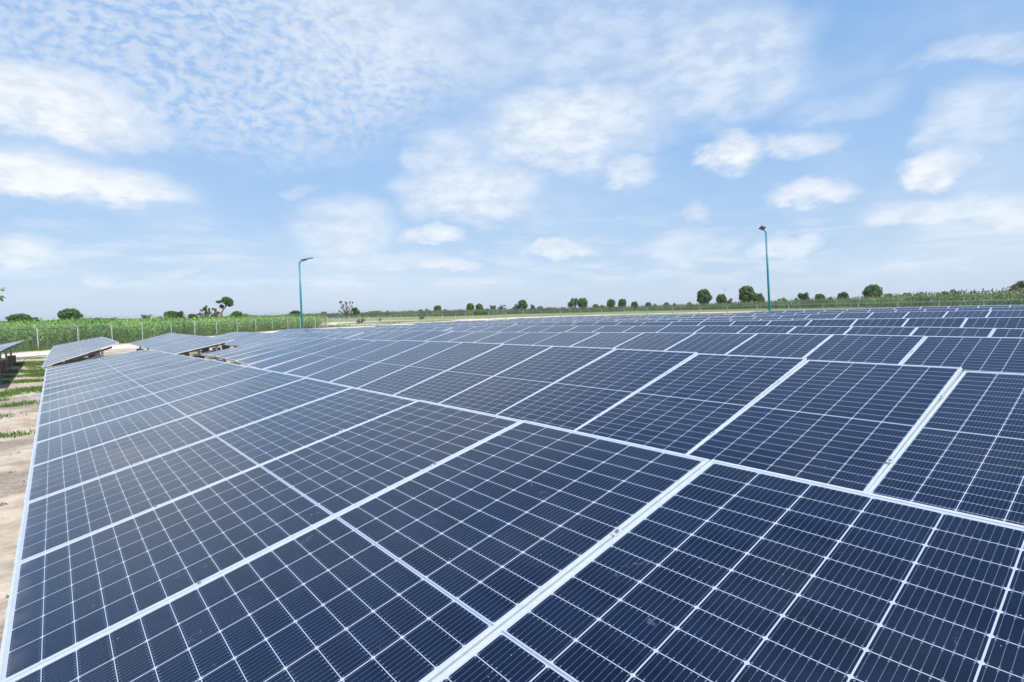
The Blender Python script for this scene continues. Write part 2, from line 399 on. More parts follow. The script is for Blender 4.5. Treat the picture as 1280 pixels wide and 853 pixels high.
def ground_mat():
    m, N, b = mat('sandy_soil', rough=0.95, spec=0.2)
    p = worldpos(N); x, y, z = N.xyz(p)
    n_a = N.noise(p, 0.35, 6.0, 0.6); n_b = N.noise(p, 2.2, 6.0, 0.65); n_c = N.noise(p, 18.0, 4.0, 0.6)
    sand = N.mix(N.mr(n_b, 0.3, 0.7), (0.35, 0.275, 0.205), (0.60, 0.52, 0.43))
    sand = N.mix(N.m('MULTIPLY', N.mr(n_a, 0.47, 0.58), 0.75), sand, N.mix(N.mr(n_c, .35, .65), (0.20, 0.165, 0.14), (0.30, 0.25, 0.21)))
    sand = N.mix(N.m('MULTIPLY', N.mr(n_c, 0.5, 0.75), 0.3), sand, (0.62, 0.54, 0.44))
    # grass mask: distance beyond the fence line raises it
    dA = N.m('ADD', N.m('MULTIPLY', N.m('ADD', x, 1.8), -0.777), N.m('MULTIPLY', N.m('SUBTRACT', y, 57.7), 0.630))
    inside_strip = N.m('MULTIPLY', N.mr(dA, -13.0, -11.5), N.mr(dA, -1.5, -2.2))         # bare track inside the fence
    far = N.mr(N.v('LENGTH', p), 75.0, 110.0)
    st = N.noise(N.v('MULTIPLY', p, (0.10, 0.10, 0.1)), 1.0, 7.0, 0.68)
    near_g = N.mr(N.noise(p, 0.55, 7.0, 0.7), 0.50, 0.60)
    near_g = N.m('MULTIPLY', near_g, N.m('SUBTRACT', 1.0, inside_strip))
    near_g = N.m('MULTIPLY', near_g, N.m('MULTIPLY', N.mr(n_c, 0.42, 0.56), N.mr(N.v('LENGTH', p), 22.0, 27.0, 0.12, 0.75)))
    far_g = N.m('MAXIMUM', N.mr(st, 0.33, 0.49), N.mr(N.v('LENGTH', p), 260.0, 400.0))
    g = N.m('ADD', N.m('MULTIPLY', near_g, N.m('SUBTRACT', 1.0, far)), N.m('MULTIPLY', far_g, far))
    gc = N.mix(N.noise(p, 1.3, 5.0), (0.075, 0.125, 0.028), (0.16, 0.19, 0.055))
    gf = N.mix(N.noise(N.v('MULTIPLY', p, (0.03, 0.03, 0.03)), 1.0, 6.0, 0.6), (0.10, 0.17, 0.035), (0.30, 0.29, 0.11))
    gf = N.mix(N.mr(N.v('LENGTH', p), 260.0, 420.0), gf, (0.085, 0.12, 0.05))
    N.put(b, 'Base Color', N.mix(g, sand, N.mix(far, gc, gf)))
    bp = N.n.new('ShaderNodeBump'); bp.inputs['Strength'].default_value = 0.9; bp.inputs['Distance'].default_value = 0.04
    N.put(bp, 'Height', N.noise(p, 7.0, 6.0, 0.65)); N.l.new(bp.outputs[0], b.inputs['Normal'])
    return m
M_ground = ground_mat()
def track_mat():
    m, N, b = mat('pale_sand', rough=0.95, spec=0.2)
    p = worldpos(N)
    N.put(b, 'Base Color', N.mix(N.mr(N.noise(p, 0.25, 6.0, 0.6), 0.35, 0.65), (0.56, 0.47, 0.38), (0.74, 0.66, 0.56))); return m
M_track = track_mat()

def leaf_mat(name, c0, c1, rough=0.55, trans=0.25):
    m, N, b = mat(name, rough=rough, spec=0.35)
    r = attr(N, 'rnd')
    base = N.mix(r, c0, c1)
    hs = N.n.new('ShaderNodeHueSaturation'); N.put(hs, 'Color', base)
    N.put(hs, 'Value', N.m('MULTIPLY_ADD', objrand(N), 0.5, 0.78))
    N.put(hs, 'Hue', N.m('MULTIPLY_ADD', objrand(N), 0.03, 0.485))
    N.l.new(hs.outputs[0], b.inputs['Base Color'])
    t = N.n.new('ShaderNodeBsdfTranslucent'); N.l.new(hs.outputs[0], t.inputs[0])
    mx = N.n.new('ShaderNodeMixShader'); mx.inputs[0].default_value = trans
    o = N.n['Material Output']; N.l.new(b.outputs[0], mx.inputs[1]); N.l.new(t.outputs[0], mx.inputs[2]); N.l.new(mx.outputs[0], o.inputs[0])
    return m
M_leaf = leaf_mat('tree_leaves', (0.040, 0.090, 0.020), (0.17, 0.27, 0.07))
M_leafp = leaf_mat('pale_leaves', (0.085, 0.12, 0.055), (0.21, 0.25, 0.11))
M_leafb = leaf_mat('dry_leaves', (0.10, 0.125, 0.06), (0.25, 0.25, 0.14))
M_corn = leaf_mat('corn_leaves', (0.045, 0.125, 0.016), (0.36, 0.54, 0.13), 0.42, 0.35)
M_cornd = leaf_mat('corn_stalks', (0.22, 0.25, 0.08), (0.42, 0.40, 0.18))
M_mil = leaf_mat('millet_leaves', (0.055, 0.13, 0.045), (0.33, 0.50, 0.22), 0.5, 0.3)
M_tas = leaf_mat('millet_heads', (0.26, 0.20, 0.12), (0.42, 0.34, 0.22))
M_grass = leaf_mat('grass_blades', (0.075, 0.15, 0.022), (0.17, 0.27, 0.06))
M_clod = leaf_mat('clods', (0.22, 0.17, 0.13), (0.48, 0.40, 0.33), 0.9, 0.0)
def bark(name, a, b_):
    m, N, b = mat(name, rough=0.9)
    N.put(b, 'Base Color', N.mix(N.noise(coords(N), 9.0, 5.0), a, b_)); return m
M_bark = bark('bark', (0.10, 0.075, 0.055), (0.22, 0.18, 0.14))
M_barkp = bark('pale_bark', (0.16, 0.125, 0.12), (0.30, 0.24, 0.23))

# ------------------------------------------------------------------ ground and tracks
def smooth(t): t = min(1, max(0, t)); return t * t * (3 - 2 * t)
def gz(x, y):
    d = math.hypot(x, y)
    z = -0.2 * smooth((y + .3 * x - 25) / 35)
    a = math.degrees(math.atan2(x, y)) if d > 1 else 0
    z += 0.5 * smooth((a - 45) / 23) * smooth((d - 60) / 70) * (1 if a < 120 else max(0, (150 - a) / 30))
    return z
def ticks(lo, hi):
    v = [0]; s = 1.5
    while v[-1] < hi: v.append(v[-1] + s); s *= 1.09
    a = [0]; s = 1.5
    while a[-1] > lo: a.append(a[-1] - s); s *= 1.09
    return sorted(set(a + v))
gx, gy = ticks(-3600, 3600), ticks(-3600, 3600)
mb = MB()
for yy in gy:
    for xx in gx:
        d = math.hypot(xx, yy)
        bump = 0.05 * math.sin(xx * .9 + 1.3 * math.sin(yy * .35)) * math.cos(yy * .6 + xx * .2) if d < 60 else 0
        mb.v.append((xx, yy, gz(xx, yy) + bump * .6))
nx = len(gx)
for j in range(len(gy) - 1):
    for i in range(nx - 1): mb.f.append((j*nx+i, j*nx+i+1, (j+1)*nx+i+1, (j+1)*nx+i)); mb.mi.append(0)
g = mb.build('ground', M_ground, smooth=True); g['kind'] = 'structure'

def strip(name, pts, widths, lift=0.012):
    m_ = MB(); L = []; 
    P_ = [Vector((a, b_, 0)) for a, b_ in pts]
    fine = []; fw = []
    for i in range(len(P_) - 1):
        n = max(2, int((P_[i+1] - P_[i]).length / 3))
        for k in range(n): fine.append(P_[i].lerp(P_[i+1], k / n)); fw.append(widths[i] + (widths[i+1] - widths[i]) * k / n)
    fine.append(P_[-1]); fw.append(widths[-1])
    K = 4
    for i, q in enumerate(fine):
        d = (fine[min(i+1, len(fine)-1)] - fine[max(i-1, 0)]).normalized(); nn = Vector((-d.y, d.x, 0))
        wv = fw[i] * (1 + .25 * math.sin(i * .9) + .12 * math.sin(i * 2.3))
        for k in range(K + 1):
            s_ = q + nn * wv * (k / K - .5); m_.v.append((s_.x, s_.y, gz(s_.x, s_.y) + lift))
    for i in range(len(fine) - 1):
        for k in range(K): m_.f.append((i*(K+1)+k, (i+1)*(K+1)+k, (i+1)*(K+1)+k+1, i*(K+1)+k+1)); m_.mi.append(0)
    o = m_.build(name, M_track); o['kind'] = 'structure'; return o
strip('sand_track', [(45,116),(55.5,105.8),(63.2,109.1),(75,113),(89.5,121),(104.3,126),(126.5,129),(138,122),(149,112),(153,100),(147,84),(143,69),(140,50),(138,20),(137,-10)],
      [9,13,16,15,15,15,16,16,14,14,13,12,11,10,10], 0.03)
strip('path', [(44,118),(46.2,127.3),(60,147),(73.2,149.6),(82,137),(95,134)], [5,6,9,8,6,4], 0.03)
strip('road', [(-16,32),(-6,45.5),(2.2,55.5),(12.5,68),(21,79),(29.5,88.5),(46,94.5),(64,104),(80,107)], [4.5,4.6,4.6,4.6,5,6,6,6,6], 0.03)

# ------------------------------------------------------------------ solar tables
def panel_meshes():
    f = MB(); L_, W_, lip, h = PL, PW, 0.0115, 0.035
    for a, b_ in (((0,0),(L_,lip)), ((0,W_-lip),(L_,W_)), ((0,lip),(lip,W_-lip)), ((L_-lip,lip),(L_,W_-lip))):
        f.box((a[0], a[1], -0.0045), (b_[0], b_[1], 0))
    t = 0.003                                                  # outer walls below the lip
    for a, b_ in (((0,0),(L_,t)), ((0,W_-t),(L_,W_)), ((0,t),(t,W_-t)), ((L_-t,t),(L_,W_-t))):
        f.box((a[0]+.0003, a[1]+.0003, -h), (b_[0]-.0003, b_[1]-.0003, -0.0045))
    g_ = MB(); g_.box((lip*.6, lip*.6, -0.012), (L_-lip*.6, W_-lip*.6, -0.0022)); g_.mi = [1, 0, 1, 1, 1, 1]
    return g_.mesh('solar_panel', [M_cell, M_back]), f.mesh('frame', [M_alu])
ME_panel, ME_frame = panel_meshes()
cl = MB(); cl.box((-.02, -.017, -.02), (.02, .017, .003)); cl.tube([(0,0,.003),(0,0,.011)], .0065, 6, 1)
M_bolt = mat('bolt_steel', (0.32, 0.33, 0.35), 0.4, 0.7)[0]
ME_clamp = cl.mesh('clamp', [M_clamp, M_bolt])

def interp(K, y, c):
    if y <= K[0][0]: return K[0][c]
    for a, b_ in zip(K, K[1:]):
        if y <= b_[0]:
            t = (y - a[0]) / (b_[0] - a[0]); t = t * t * (3 - 2 * t) * .35 + t * .65
            return a[c] + (b_[c] - a[c]) * t
    return K[-1][c]
PITCH = 1.154
def solar_table(label, K, x0, x1y, y0, n, clamps=False, group='solar tables in long rows'):
    """K: (y, eye-relative height of the upper edge, tilt); low edge x = x0 at K[0].y .. x1y at the last"""
    ya, yb = y0, y0 + n * PITCH
    def low(y):
        zu = interp(K, y, 1); th = interp(K, y, 2)
        x = x0 + (x1y - x0) * (y - ya) / (yb - ya)
        return Vector((x, y, ZC + zu - PL * math.sin(th))), Vector((x + PL * math.cos(th), y, ZC + zu))
    ym = (ya + yb) / 2; lo, hi = low(ym); c = (lo + hi) / 2
    base = Vector((c.x, c.y, gz(c.x, c.y)))
    t = thing('solar_array', label, 'solar array', base, group)
    for k in range(n):
        a, b_ = ya + k * PITCH, ya + (k + 1) * PITCH
        la, ha = low(a); lb, hb = low(b_)
        xv = ((ha + hb) - (la + lb)).normalized(); yv = ((lb + hb) - (la + ha)).normalized()
        zv = xv.cross(yv).normalized(); xv = yv.cross(zv)
        cen = (la + lb + ha + hb) / 4
        o_ = cen - xv * PL / 2 - yv * PW / 2
        Mx = Matrix((xv, yv, zv)).transposed().to_4x4()
        Mx.translation = o_ - base
        p = link('solar_panel', ME_panel, t)
        jig = Matrix.Rotation(random.gauss(0, .0018), 4, 'X') @ Matrix.Rotation(random.gauss(0, .0012), 4, 'Y')
        p.matrix_local = Mx @ jig
        link('frame', ME_frame, p)
        if clamps and k < n - 1:
            for s_ in (0.26, 0.735):
                cp = link('clamp', ME_clamp, t)
                Mc = Mx.copy(); Mc.translation = (o_ + xv * (PL * s_) + yv * (PW + .00575)) - base; cp.matrix_local = Mc
    # two purlins under the panels following the run
    def under(y, s_, dn):
        l_, h_ = low(y); d = (h_ - l_).normalized(); nrm = d.cross(Vector((0, 1, 0))).normalized()
        if nrm.z < 0: nrm = -nrm
        return l_ + d * s_ - nrm * dn, d
    for s_ in (0.6, 1.68):
        m_ = MB(); ys = [ya + i * (yb - ya) / n for i in range(n + 1)]
        for a, b_ in zip(ys, ys[1:]):
            p, d = under(a, s_, .068); q, _ = under(b_, s_, .068); m_.bar(p - base, q - base, .05, .06)
        m_.build('rail', M_steel, t)
    npost = max(3, round((yb - ya) / 3.3)); 
    for i in range(npost):
        y = ya + .85 + i * (yb - ya - 1.7) / (npost - 1)
        p, d = under(y, .22, .135); q, _ = under(y, 2.05, .135)
        m_ = MB(); m_.bar(p - base, q - base, .05, .07); m_.build('rafter', M_steel, t)
        tops = []
        for s_ in (.48, 1.72):
            a, _ = under(y, s_, .17); tops.append(a); zf = gz(a.x, a.y)
            m_ = MB(); m_.bar(Vector((a.x, a.y, zf + .1)) - base, a - base, .08, .08, (0, 1, 0)); m_.build('post', M_galv, t)
            m_ = MB(); h_ = .42 + .06 * math.sin(i * 2.1 + a.x)
            m_.box(Vector((a.x - .19, a.y - .19, zf - .3)) - base, Vector((a.x + .19, a.y + .19, zf + h_)) - base)
            m_.build('footing', M_conc, t)
        a, b_ = tops; m_ = MB(); f_ = Vector((a.x, a.y + .05, gz(a.x, a.y) + .5)); g2 = b_ + Vector((0, .05, -.12))
        m_.bar(f_ - base, g2 - base, .035, .035, (0, 1, 0)); m_.build('brace', M_galv, t)
    return t
XL = [-.2, 3.2, 6.74, 10.77, 14.39, 18.22, 22.04, 25.39, 28.73, 32.38, 36.03]
A = [ # near blocks (before the cross aisle)
 [(-3.5,-.63,.238),(0,-.62,.235),(2,-.62,.233),(4,-.64,.229),(6,-.66,.224),(8,-.69,.217),(10,-.72,.21),(12,-.76,.201),(15,-.82,.186),(18,-.88,.168),(20,-.94,.155)],
 [(-3.5,-.6,.2),(0,-.55,.233),(2,-.52,.267),(4,-.51,.289),(6,-.52,.299),(8,-.54,.297),(10,-.575,.283),(11.3,-.605,.27),(13.2,-.62,.236),(15.1,-.65,.20),(17,-.7,.18),(19.5,-.79,.17)],
 [(-3.5,-.48,.285),(0,-.46,.285),(4,-.47,.277),(6,-.49,.268),(8,-.52,.257),(10,-.55,.245),(12,-.575,.24),(15,-.59,.24),(17.7,-.64,.24),(20,-.69,.24)],
 [(-3.5,-.55,.32),(0,-.53,.32),(4,-.5,.314),(8,-.51,.294),(10,-.535,.28),(13.3,-.56,.27),(16.7,-.6,.25),(20,-.66,.25)],
 [(-3.5,-.38,.34),(2,-.40,.345),(4,-.42,.347),(6,-.44,.35),(8,-.485,.35),(12,-.54,.33),(16,-.55,.3),(20,-.62,.28)],
 [(-3.5,-.57,.3),(5,-.56,.3),(7.7,-.53,.3),(10.6,-.54,.3),(18.6,-.59,.3),(20,-.61,.3)],
 [(-3.5,-.36,.29),(3.6,-.36,.288),(7.9,-.39,.288),(10.5,-.46,.285),(11.1,-.5,.28),(15,-.56,.28),(20,-.66,.27)],
 [(-3.5,-.45,.28),(8,-.48,.28),(14,-.58,.28),(19,-.66,.28)],
 [(-3.5,-.33,.285),(5,-.335,.282),(8,-.37,.276),(10,-.41,.27),(15,-.5,.26),(19,-.58,.25)],
 [(-3.5,-.28,.28),(4.9,-.29,.28),(8.5,-.3,.28),(11.5,-.37,.28),(16.6,-.42,.27),(19,-.5,.26)],
 [(-3.5,-.3,.28),(5.4,-.31,.28),(9.45,-.32,.28),(12.7,-.39,.28),(18.4,-.43,.27)]]
B = [
 [(24.3,-.84,.325),(32,-.93,.245),(41.7,-1.065,.181)],
 [(24.8,-.955,.20),(33,-.965,.22),(41.8,-1.0,.244)],
 [(19.4,-.70,.24),(22,-.77,.24),(34,-1.0,.24),(39.6,-1.04,.24),(41.8,-1.12,.24)],
 [(19,-.65,.25),(22,-.71,.25),(39.7,-.98,.25),(43.3,-1.07,.24)],
 [(19,-.61,.28),(22,-.67,.28),(41,-1.07,.25)],
 [(19,-.60,.3),(22,-.66,.28),(39,-.98,.28),(43.5,-1.04,.28)],
 [(19,-.65,.27),(22,-.72,.27),(42.7,-.94,.25)],
 [(19,-.66,.28),(22,-.71,.28),(40.6,-.86,.27)],
 [(19,-.58,.25),(22,-.62,.25),(38,-.8,.25)],
 [(19,-.51,.26),(21.5,-.58,.25),(26.8,-.62,.25),(33,-.65,.25),(41.6,-.81,.25)],
 [(21,-.6,.25),(29.7,-.67,.25),(36.4,-.7,.25),(40,-.77,.25)]]
ORD = ['first', 'second', 'third', 'fourth', 'fifth', 'sixth', 'seventh', 'eighth', 'ninth', 'tenth', 'eleventh']
XE = [-.2 - .218, 3.2 + .1, 6.73, 10.9, 14.35, 18.23, 22.05, 25.4, 28.73, 32.38, 36.03]
BX = [(-.63, -.46), (3.2, 3.15), (6.74, 6.73), (10.8, 10.8), (14.38, 14.38), (18.22, 18.22), (22.04, 22.04), (25.39, 25.39), (28.73, 28.73), (32.38, 32.38), (36.03, 36.03)]
NB = [15, 15, 15, 16, 15, 16, 16, 15, 12, 15, 14]
PH = [.04, -.05, -.09, -.09, -.15, -.2, -.378, -.36, -.378, -.42, -1.1]
for i in range(11):
    last = 17
    y0 = PH[i] - 3 * PITCH; n = last + 3
    if i == 0: lab = 'nearest solar array filling the lower left foreground, each cell and wire sharp'
    elif i == 1: lab = 'solar array right behind the nearest one, running from the right edge to the open aisle'
    elif i == 10: lab = 'last solar array of all, its top edge forming the skyline left of the right edge'
    else: lab = '%s solar array counted from the camera, near block on the right side' % ORD[i]
    x_s = XL[i] + (XE[i] - XL[i]) * (-3.5) / 20
    solar_table(lab, A[i], x_s, XE[i], y0, n, clamps=i < 4)
    if i == 0: lab = 'steeply tilted far array at left, beyond the end of the nearest one, underside showing'
    elif i == 1: lab = 'far array whose raised end shows posts above the dark open gap'
    elif i == 2: lab = 'far array with a humped top edge just right of the one above the gap'
    else: lab = '%s solar array row, far block beyond the cross aisle' % ORD[i]
    yb0 = 24.3 + (.45 if i == 1 else 0) - .03 * i; nb = NB[i]
    if 2 <= i <= 9:
        ye = yb0 + nb * PITCH; yb0 = y0 + n * PITCH + .5; nb = round((ye - yb0) / PITCH)
    solar_table(lab, B[i], BX[i][0], BX[i][1], yb0, nb)
solar_table('solar array cut by the left edge, on posts above its own shadow', [(24,-.9,.20),(40,-1.07,.20)], -3.78, -3.98, 23.6, 15)

# ------------------------------------------------------------------ fence
def fence_post_material():
    m, N, b = mat('fence_paint', (0.72, 0.74, 0.76), 0.5, 0.2)
    N.put(b, 'Base Color', N.mix(N.noise(worldpos(N), 4.0, 4.0), (0.38, 0.41, 0.45), (0.56, 0.59, 0.62))); return m
M_post = fence_post_material()
def mesh_mat():
    m, N, b = mat('chain_link', (0.55, 0.58, 0.6), 0.5, 0.4)
    uvx, uvy, uvz = N.xyz(coords(N, 'UV'))
    f = None
    for sgn in (1, -1):
        q = N.m('FRACT', N.m('MULTIPLY', N.m('ADD', uvx, N.m('MULTIPLY', uvy, float(sgn))), 14.0))
        k = N.m('LESS_THAN', q, 0.05); f = k if f is None else N.m('MAXIMUM', f, k)
    tr = N.n.new('ShaderNodeBsdfTransparent'); mx = N.n.new('ShaderNodeMixShader')
    N.l.new(f, mx.inputs[0]); N.l.new(tr.outputs[0], mx.inputs[1]); N.l.new(b.outputs[0], mx.inputs[2])
    N.l.new(mx.outputs[0], N.n['Material Output'].inputs[0]); return m
M_link = mesh_mat()
def fence(label, P_, out, wd):
    b0 = P_[0]; base = Vector((b0[0], b0[1], gz(*b0)))
    t = thing('fence', label, 'fence', base)
    out = Vector((out[0], out[1], 0)).normalized(); H = 1.74
    tops = []; G = []
    for k, (x, y) in enumerate(P_):
        q = Vector((x, y, gz(x, y))); G.append(q)
        lean = Vector((random.gauss(0, .02), random.gauss(0, .02), 0))
        m_ = MB(); a = q - base
        top = a + Vector((0, 0, H + random.uniform(-.04, .04))) + lean
        m_.bar(a - Vector((0, 0, .2)), top, wd, wd, (1, 0, 0))
        tip = top + out * .27 + Vector((0, 0, .28)); m_.bar(top - Vector((0, 0, .02)), tip, wd * .7, wd * .7)
        m_.build('post', M_post, t); tops.append((top, tip))
    for fr in (0.25, .6, .95):
        m_ = MB(); m_.tube([a.lerp(b_, fr) for a, b_ in tops], .009, 4); m_.build('barbed_wire', M_galv, t)
    m_ = MB()
    for i in range(len(P_)):
        m_.v += [tuple(G[i] - base + Vector((0, 0, .05))), tuple(tops[i][0] - Vector((0, 0, .05)))]
    for i in range(len(P_) - 1): m_.f.append((2*i, 2*i+2, 2*i+3, 2*i+1)); m_.mi.append(0)
    me = m_.mesh('wire_mesh', [M_link]); uv = me.uv_layers.new(name='UVMap')
    dist = [0]
    for i in range(1, len(P_)): dist.append(dist[-1] + (G[i] - G[i-1]).length)
    for lp in me.loops:
        v_ = lp.vertex_index; uv.data[lp.index].uv = (dist[v_ // 2], 1.8 * (v_ % 2))
    link('wire_mesh', me, t)
FENCE_A = [(-10.1, 47.0), (-7.4, 50.5), (-4.6, 54.1), (-1.6, 57.95), (0.97, 61.11), (3.57, 64.33), (6.26, 67.65), (9.29, 71.38), (12.17, 74.94), (15.25, 78.74), (18.61, 82.88), (22.09, 87.17), (25.66, 91.59), (28.41, 92.78), (30.67, 93.52), (33.44, 94.42), (35.85, 95.2), (38.46, 96.05), (40.62, 96.75), (42.95, 97.51), (44.88, 98.14), (47.54, 99.4), (51.14, 101.5), (54.75, 103.61), (59.76, 106.52), (64.4, 109.1), (68.72, 110.18), (73.05, 111.26), (76.68, 112.17), (79.29, 112.82)]
fence('long left fence of leaning topped white posts in front of the green corn', FENCE_A, (-.777, .63), .062)
fence('far right fence of pale posts running in front of the tall millet', [(105 - 1.25 * k, 14 + 4.99 * k) for k in range(-5, 20)], (-1, -.2), .12)

# ------------------------------------------------------------------ street lamps
def lampmat():
    m, N, b = mat('teal_paint', (0.02, 0.36, 0.34), 0.35)
    x, y, z = N.xyz(coords(N)); n = N.noise(coords(N), 3.0, 4.0)
    N.put(b, 'Base Color', N.mix(N.mr(z, 2.0, 3.6), N.mix(n, (0.01, 0.25, 0.19), (0.03, 0.33, 0.25)), N.mix(n, (0.015, 0.19, 0.25), (0.03, 0.27, 0.33))))
    return m
M_teal = lampmat()
M_dark = mat('dark_metal', (0.16, 0.17, 0.17), 0.5, 0.5)[0]
M_lpan = mat('lamp_underside', (0.24, 0.25, 0.22), 0.5, 0.1)[0]
def lamp(label, x, y, ztop, head):
    t = thing('street_lamp', label, 'street lamp', (x, y, gz(x, y))); H = ztop - gz(x, y)
    m_ = MB(); m_.tube([(0, 0, 0), (0, 0, H * .5), (0, 0, H)], [.085, .075, .062], 12); m_.build('pole', M_teal, t, True)
    m_ = MB(); m_.box((-.2, -.2, 0), (.2, .2, .025)); m_.build('base_plate', M_teal, t)
    m_ = MB(); m_.tube([(0, 0, H - .02), (head['arm'][0], head['arm'][1], H + .1), (head['c'][0], head['c'][1], head['c'][2] + H - .04)], [.05, .035, .03], 8); m_.build('arm', M_dark, t, True)
    # flat all-in-one head: solar cell on top, lamp below
    m_ = MB(); L_, W_, T_ = head['size']; m_.box((-L_/2, -W_/2, 0), (L_/2, W_/2, T_)); 
    o = m_.build('lamp_head', M_dark, t)
    m2 = MB(); m2.box((-L_/2 + .04, -W_/2 + .04, -.012), (L_/2 - .04, W_/2 - .04, -.001)); m2.build('lamp_lens', M_lpan, o)
    m3 = MB(); m3.box((-L_/2 + .03, -W_/2 + .03, T_ + .001), (L_/2 - .03, W_/2 - .03, T_ + .008)); m3.build('lamp_cell', M_lpan if False else M_dark, o)
    o.location = (head['c'][0], head['c'][1], head['c'][2] + H); o.rotation_euler = head['rot']
    return t
RV = Vector((.776, -.631, 0)); FV = Vector((.631, .776, 0))
a1 = RV * .35; a2 = RV * -.22
yaw = math.atan2(RV.y, RV.x)
lamp('teal street lamp on the left with its flat head pointing right', 14.5, 43.85, ZC + 4.05, dict(arm=a1 * .5, c=RV * .62 + Vector((0, 0, .24)), size=(.95, .36, .05), rot=(R(6), R(-9), yaw)))
l2 = lamp('teal street lamp on the right with a tilted square head', 39.6, 19.1, ZC + 5.2, dict(arm=a2 * .4, c=RV * -.24 + Vector((0, 0, .30)), size=(.36, .40, .05), rot=(R(-26), R(22), yaw)))
l2.rotation_euler = (-.052, 0, 0)

# ------------------------------------------------------------------ crops (leaf ribbons merged per field)
def plants(name, pos, h, leaves, lw, ll, mats, kind, tassel=False, label=''):
    """pos (n,3): each plant a stalk, arching two-segment leaves and optionally a head"""
    n = len(pos); Q = []; MI = []; RN = []
    hs = h * (0.82 + .3 * rng.random(n)); tone = np.clip(.5 + .32 * np.sin(pos[:, 0] * .31 + 3 * np.sin(pos[:, 1] * .17)) + .22 * rng.normal(0, 1, n), 0, 1)
    a = rng.random(n) * 6.283; sd = np.stack([np.cos(a), np.sin(a), 0 * a], 1) * .018
    top = pos + np.stack([rng.normal(0, .06, n), rng.normal(0, .06, n), hs * .95], 1)
    Q.append(np.stack([pos - sd, pos + sd, top + sd * .6, top - sd * .6], 1)); MI.append(np.ones(n)); RN.append(tone)
    for k in range(leaves):
        f = (k + .8 + .4 * rng.random(n)) / (leaves + .6)
        b0 = pos + (top - pos) * (f * .92)[:, None]
        az_ = a + k * 3.1416 + rng.normal(0, .5, n)
        L1 = ll * (.8 + .4 * rng.random(n)) * (1 - .35 * np.abs(f - .55)); wv = lw * (.7 + .6 * rng.random(n))
        d = np.stack([np.cos(az_), np.sin(az_), 0 * az_], 1); s_ = np.stack([-np.sin(az_), np.cos(az_), 0 * az_], 1) * wv[:, None] * .5
        up = np.array([0, 0, 1.0]); rise = (.55 + .5 * rng.random(n))[:, None]
        m1 = b0 + d * (L1 * .42)[:, None] + up * (L1[:, None] * .42 * rise)
        m2 = b0 + d * (L1 * .85)[:, None] + up * (L1[:, None] * (.42 * rise - .22 * rng.random((n, 1)) + .02))
        Q.append(np.stack([b0 - s_ * .5, b0 + s_ * .5, m1 + s_, m1 - s_], 1)); Q.append(np.stack([m1 - s_, m1 + s_, m2 + s_ * .25, m2 - s_ * .25], 1))
        for _ in range(2): MI.append(np.zeros(n)); RN.append(np.clip(tone * .5 + .5 * rng.random(n), 0, 1))
    if tassel:
        t2 = top + np.stack([rng.normal(0, .05, n), rng.normal(0, .05, n), .30 + .1 * rng.random(n)], 1)
        for rot in (0, 1.57):
            sd2 = np.stack([np.cos(a + rot), np.sin(a + rot), 0 * a], 1) * tassel
            Q.append(np.stack([top - sd2, top + sd2, t2 + sd2 * .6, t2 - sd2 * .6], 1)); MI.append(np.full(n, 2)); RN.append(rng.random(n))
    Q = np.concatenate(Q); me = quads_mesh(name, Q, mats, np.concatenate(MI), np.concatenate(RN))
    o = link(name, me); o['kind'] = 'stuff'; o['label'] = label; return o
def gzv(X, Y): return np.array([gz(a, b_) for a, b_ in zip(X, Y)])
# corn: rows parallel to the left fence, d metres behind it
P0 = np.array([-1.8, 57.7]); DU = np.array([.630, .777]); DN = np.array([-.777, .630])
pp = []
for d, step in [(1.6 + .75 * i, .34) for i in range(7)] + [(7 + 1.1 * i, .55) for i in range(14)] + [(23 + 2.5 * i, .8) for i in range(16)]:
    s0, s1 = -24 - d * .3, 44.5 + d * .55
    s_ = np.arange(s0, s1, step); s_ = s_ + rng.normal(0, step * .3, len(s_))
    dd = d + rng.normal(0, .15, len(s_)); xy = P0 + s_[:, None] * DU + dd[:, None] * DN
    pp.append(xy)
    e_ = 1.5 + .8 * math.sin(d * 1.7)                    # round the bend, up to where the crop stops
    s_ = np.arange(0, 11.5 - d * .12 + e_, step); s_ = s_ + rng.normal(0, step * .3, len(s_)); dd = d + rng.normal(0, .15, len(s_))
    pp.append(np.array([26., 92.]) + s_[:, None] * np.array([.951, .309]) + (dd + .1 * s_)[:, None] * np.array([-.2, .98]))
pp = np.concatenate(pp); pos = np.column_stack([pp, gzv(pp[:, 0], pp[:, 1])])
plants('corn_field', pos, 2.08 * (1 + .09 * np.sin(pp[:, 0] * .8 + 1.7 * np.sin(pp[:, 1] * .5)) + .13 * rng.normal(0, 1, len(pp)).clip(-1, 1.8)), 8, .13, 1.0, [M_corn, M_cornd, M_tas], 'corn', False, 'dense green corn standing behind the left fence')
# millet belt far right / centre
bl = np.array([(100,345),(135.8,303),(138.9,264.7),(145,222),(192.5,236.4),(225.7,219.8),(255,201),(250,170),(231.4,116.3),(206,82),(200,66),(168,44),(152,24),(150,0),(152,-30)])
bh = np.interp(np.arange(len(bl)), [0, 4, 7, 9, 11, 14], [2.6, 2.7, 2.9, 3.3, 3.6, 3.7])
pp = []; hh = []
for i in range(len(bl) - 1):
    a, b_ = bl[i], bl[i+1]; L_ = np.linalg.norm(b_ - a); d = (b_ - a) / L_; nn = np.array([-d[1], d[0]])
    if np.dot(nn, (a + b_) / 2) < 0: nn = -nn
    for j in range(12):
        off = j * (1.2 if j < 6 else 3.0) ; dens = .8 if j < 4 else 1.0
        s_ = np.arange(0, L_, dens); s_ = s_ + rng.normal(0, .25, len(s_))
        pp.append(a + s_[:, None] * d + (off + rng.normal(0, .4, len(s_)))[:, None] * nn)
        hh.append(np.interp(s_, [0, L_], [bh[i], bh[i+1]]))
